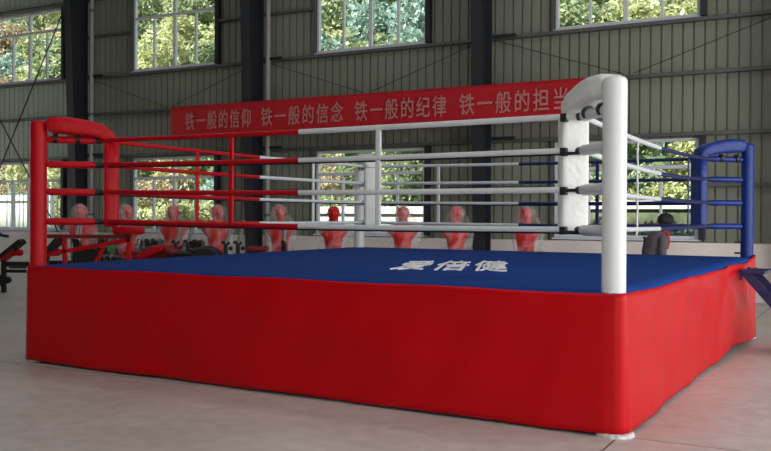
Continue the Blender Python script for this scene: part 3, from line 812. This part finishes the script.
# ------------------------------------------------------------------ outdoors behind the hall
NXh, NYh = 60, 26
def hillz(s, y):
    b = max(0, y-6)
    return -.05 + b*.62 + .5*math.sin(s*.3+y*.2)*min(1, b/5) + .35*math.sin(s*.9)*min(1, b/5)
vs_ = [(-60+90*i/NXh, .3+44*j/NYh, hillz(-60+90*i/NXh, .3+44*j/NYh)) for i in range(NXh+1) for j in range(NYh+1)]
fs = [(i*(NYh+1)+j, (i+1)*(NYh+1)+j, (i+1)*(NYh+1)+j+1, i*(NYh+1)+j+1) for i in range(NXh) for j in range(NYh)]
o = MB().add(vs_, fs, True).build('hillside', M_hill); o.location = WO; o.rotation_euler = (0, 0, AW); tag(o, kind='structure')
for s0, s1, h, l in ((-28, -15.5, 2.3, 'white wall outside, seen through the leftmost lower window'), (-5.6, -.7, 1.87, 'white wall outside, seen through the lower window behind the far corner post'),
                     (1.5, 7.5, 2.0, 'mossy wall with white top outside, seen through the window right of the white post')):
    t = thing('garden_wall', l, 'wall', Wp((s0+s1)/2, 4), AW)
    low = s0 > 0
    MB().box((0, 0, h/2-.05), (s1-s0, .2, h)).build('wall_body', mat('mossy_masonry', (.16, .19, .11, 1), .9, var=.5, scale=3) if low else M_conc, t)
    MB().box((0, 0, h-.10), (s1-s0+.1, .28, .20)).build('coping', M_conc, t)
def leafmat(name, c1, c2):
    m = bpy.data.materials.new(name); m.use_nodes = True; nt = m.node_tree; b = nt.nodes['Principled BSDF']
    g = nt.nodes.new('ShaderNodeNewGeometry'); cr = nt.nodes.new('ShaderNodeValToRGB'); cr.color_ramp.elements[0].color = c1; cr.color_ramp.elements[1].color = c2
    nt.links.new(g.outputs['Random Per Island'], cr.inputs['Fac']); nt.links.new(cr.outputs['Color'], b.inputs['Base Color']); b.inputs['Roughness'].default_value = .6
    tr = nt.nodes.new('ShaderNodeBsdfTranslucent'); mx = nt.nodes.new('ShaderNodeMixShader'); mx.inputs[0].default_value = .3
    nt.links.new(cr.outputs['Color'], tr.inputs['Color']); nt.links.new(b.outputs[0], mx.inputs[1]); nt.links.new(tr.outputs[0], mx.inputs[2]); nt.links.new(mx.outputs[0], nt.nodes['Material Output'].inputs['Surface'])
    return m
LM = [leafmat('leaves_green', (.11, .15, .08, 1), (.36, .42, .22, 1)), leafmat('leaves_yellow_green', (.24, .28, .12, 1), (.60, .60, .32, 1)),
      leafmat('leaves_blue_green', (.10, .17, .13, 1), (.34, .46, .40, 1)), leafmat('leaves_rust', (.20, .17, .10, 1), (.50, .40, .26, 1))]  # leaf colours paled and greyed, outdoor haze put into the colour
M_bark = mat('bark', (.08, .055, .035, 1), .9, var=.3)
def make_bush(k, mi, long=False):
    r = random.Random(k); m = MB()
    cl = [(r.uniform(-.7, .7), r.uniform(-.6, .6), r.uniform(.4, 1.5), r.uniform(.35, .6)) for _ in range(9)]
    for _ in range(1500):
        cx, cy, cz, cr_ = r.choice(cl)
        a, b = r.uniform(0, 2*PI), math.acos(r.uniform(-.6, 1)); rad = cr_*r.uniform(.75, 1.05)
        p = Vector((cx+rad*math.cos(a)*math.sin(b), cy+rad*math.sin(a)*math.sin(b), cz+rad*math.cos(b)))
        L = r.uniform(.06, .11)*(2.6 if long else 1); w = L*(.5 if not long else .13)
        d = Vector((r.gauss(0, 1), r.gauss(0, 1), r.gauss(0, .7)+(.4 if long else 0))).normalized(); s = d.cross(Vector((r.gauss(0, 1), r.gauss(0, 1), r.gauss(0, 1)))).normalized()
        m.add([p-d*L, p+s*w, p+d*L, p-s*w], [(0, 1, 2, 3)])
    t = thing('hillside_shrub', '', 'shrub')
    m.build('foliage', LM[mi], t)
    MB().tube([(0, 0, -.4), (.03, 0, .5), (0, .05, 1.1)], [.07, .05, .02], 8).build('stem', M_bark, t)
    return t
KINDS = [(1, 0, False, 'mid green leafy'), (2, 1, False, 'yellow-green leafy'), (3, 2, False, 'blue-green leafy'), (4, 3, False, 'rusty brown'), (5, 1, True, 'pale green long-leaved'), (6, 0, False, 'mid green leafy')]
protos = [make_bush(*k[:3]) for k in KINDS]
used = [False]*6
rb = random.Random(11)
def put_bush(k, s, y, sc):
    o = protos[k] if not used[k] else copy_tree(protos[k]); used[k] = True
    p = Wp(s, y, hillz(s, y)-.1); o.location = p; o.rotation_euler = (0, 0, rb.uniform(0, 6.28)); o.scale = (sc, sc, sc*rb.uniform(.85, 1.2))
    o['label'] = '%s shrub on the hillside outside the windows' % KINDS[k][3]; o['group'] = '%s shrubs on the hillside' % KINDS[k][3]
CX, CY = 9.74, -17.97
for y in (6.3, 8.3, 10.5, 13, 15.8, 19, 22.5, 26.5, 31):
    for a, b in WIN:
        q = (y-CY)/(-CY); sa, sb = CX+(a-CX)*q-1.0, CX+(b-CX)*q+1.0
        step = (1.9 if y < 12 else 2.3)*(1+.02*y); n = max(2, int((sb-sa)/step)+1)
        for i in range(n):
            s = sa+(sb-sa)*(i+.5+rb.uniform(-.25, .25))/n
            wgt = [3, 3, 1, 1, 2, 3] if a < -5 else [2, 4, 3, 1, 0, 2]
            if a > -3 and y > 14: wgt = [1, 2, 5, 1, 0, 1]
            if a > 3: wgt = [2, 7, 2, 0, 0, 2]
            if a < -12: wgt = [3, 3, 1, 3, 1, 2]
            put_bush(rb.choices(range(6), wgt)[0], s, y+rb.uniform(-.6, .6), (1.05 if y < 12 else 1.45)*(1+.012*y)*rb.uniform(.85, 1.15))
for px, kk in ((140, 4), (155, 4), (170, 4), (187, 4), (203, 4), (215, 4)):      # tall grass close behind the second lower window
    s_w = WIN[1][0]+(WIN[1][1]-WIN[1][0])*(px-134)/83
    q = (4.2-CY)/(-CY); put_bush(kk, CX+(s_w-CX)*q, 4.2+rb.uniform(-.4, .4), .95)

for s_, y_, k_, c_ in ((1.9, 3.0, 0, .85), (2.9, 3.0, 1, .80), (4.0, 3.1, 0, .88), (5.0, 3.0, 5, .80), (6.1, 3.0, 2, .85)): put_bush(k_, s_, y_, c_)

# ------------------------------------------------------------------ light
w = bpy.data.worlds.new('sky'); bpy.context.scene.world = w; w.use_nodes = True; nt = w.node_tree
bg = nt.nodes['Background']
tc = nt.nodes.new('ShaderNodeTexCoord'); sp = nt.nodes.new('ShaderNodeSeparateXYZ'); cr = nt.nodes.new('ShaderNodeValToRGB')
nt.links.new(tc.outputs['Generated'], sp.inputs[0]); nt.links.new(sp.outputs['Z'], cr.inputs['Fac'])
cr.color_ramp.elements[0].color = (.30, .29, .27, 1); cr.color_ramp.elements[0].position = 0.0
e = cr.color_ramp.elements.new(.02); e.color = (.95, .97, 1, 1)
cr.color_ramp.elements[-1].color = (.62, .75, 1, 1)
nt.links.new(cr.outputs['Color'], bg.inputs['Color']); bg.inputs['Strength'].default_value = 1.2
sd = bpy.data.lights.new('sun', 'SUN'); sd.energy = 24.0; sd.angle = R(2); sd.color = (1, .95, .86)
so = bpy.data.objects.new('sun', sd); C.objects.link(so)
sdir = (WN*.36+WT*.8+Vector((0, 0, -.8))).normalized(); so.rotation_euler = sdir.to_track_quat('-Z', 'Y').to_euler()
def area(name, pos, direction, sx, sy, power, col=(1, .98, .96)):
    l = bpy.data.lights.new(name, 'AREA'); l.shape = 'RECTANGLE'; l.size = sx; l.size_y = sy; l.energy = power; l.color = col
    o = bpy.data.objects.new(name, l); C.objects.link(o); o.location = pos
    o.rotation_euler = Vector(direction).to_track_quat('-Z', 'Y').to_euler()
    return o
area('daylight_right_door', Wp(S1-.1, -9.5, 2.7), -WT, 12.5, 5.0, 680)
area('daylight_front_door', Wp(12.4, YF+.1, 2.7), WN, 5.8, 5.0, 230)
area('daylight_left_windows', Wp(S0+.1, -5, 3.1), WT, 6, 3.8, 260)
area('roof_fill_lamp', Wp(2, -6.6, HT), (0, 0, -1), 22, 1.2, 200).rotation_euler = (0, 0, AW)  # added lamp under the roof, brightens canvas, dummies and dwarf wall
area('roof_fill_lamp', Wp(7, -14.0, HT), (0, 0, -1), 12, 1.2, 150).rotation_euler = (0, 0, AW)  # second added roof lamp, brightens floor and canvas on the near side
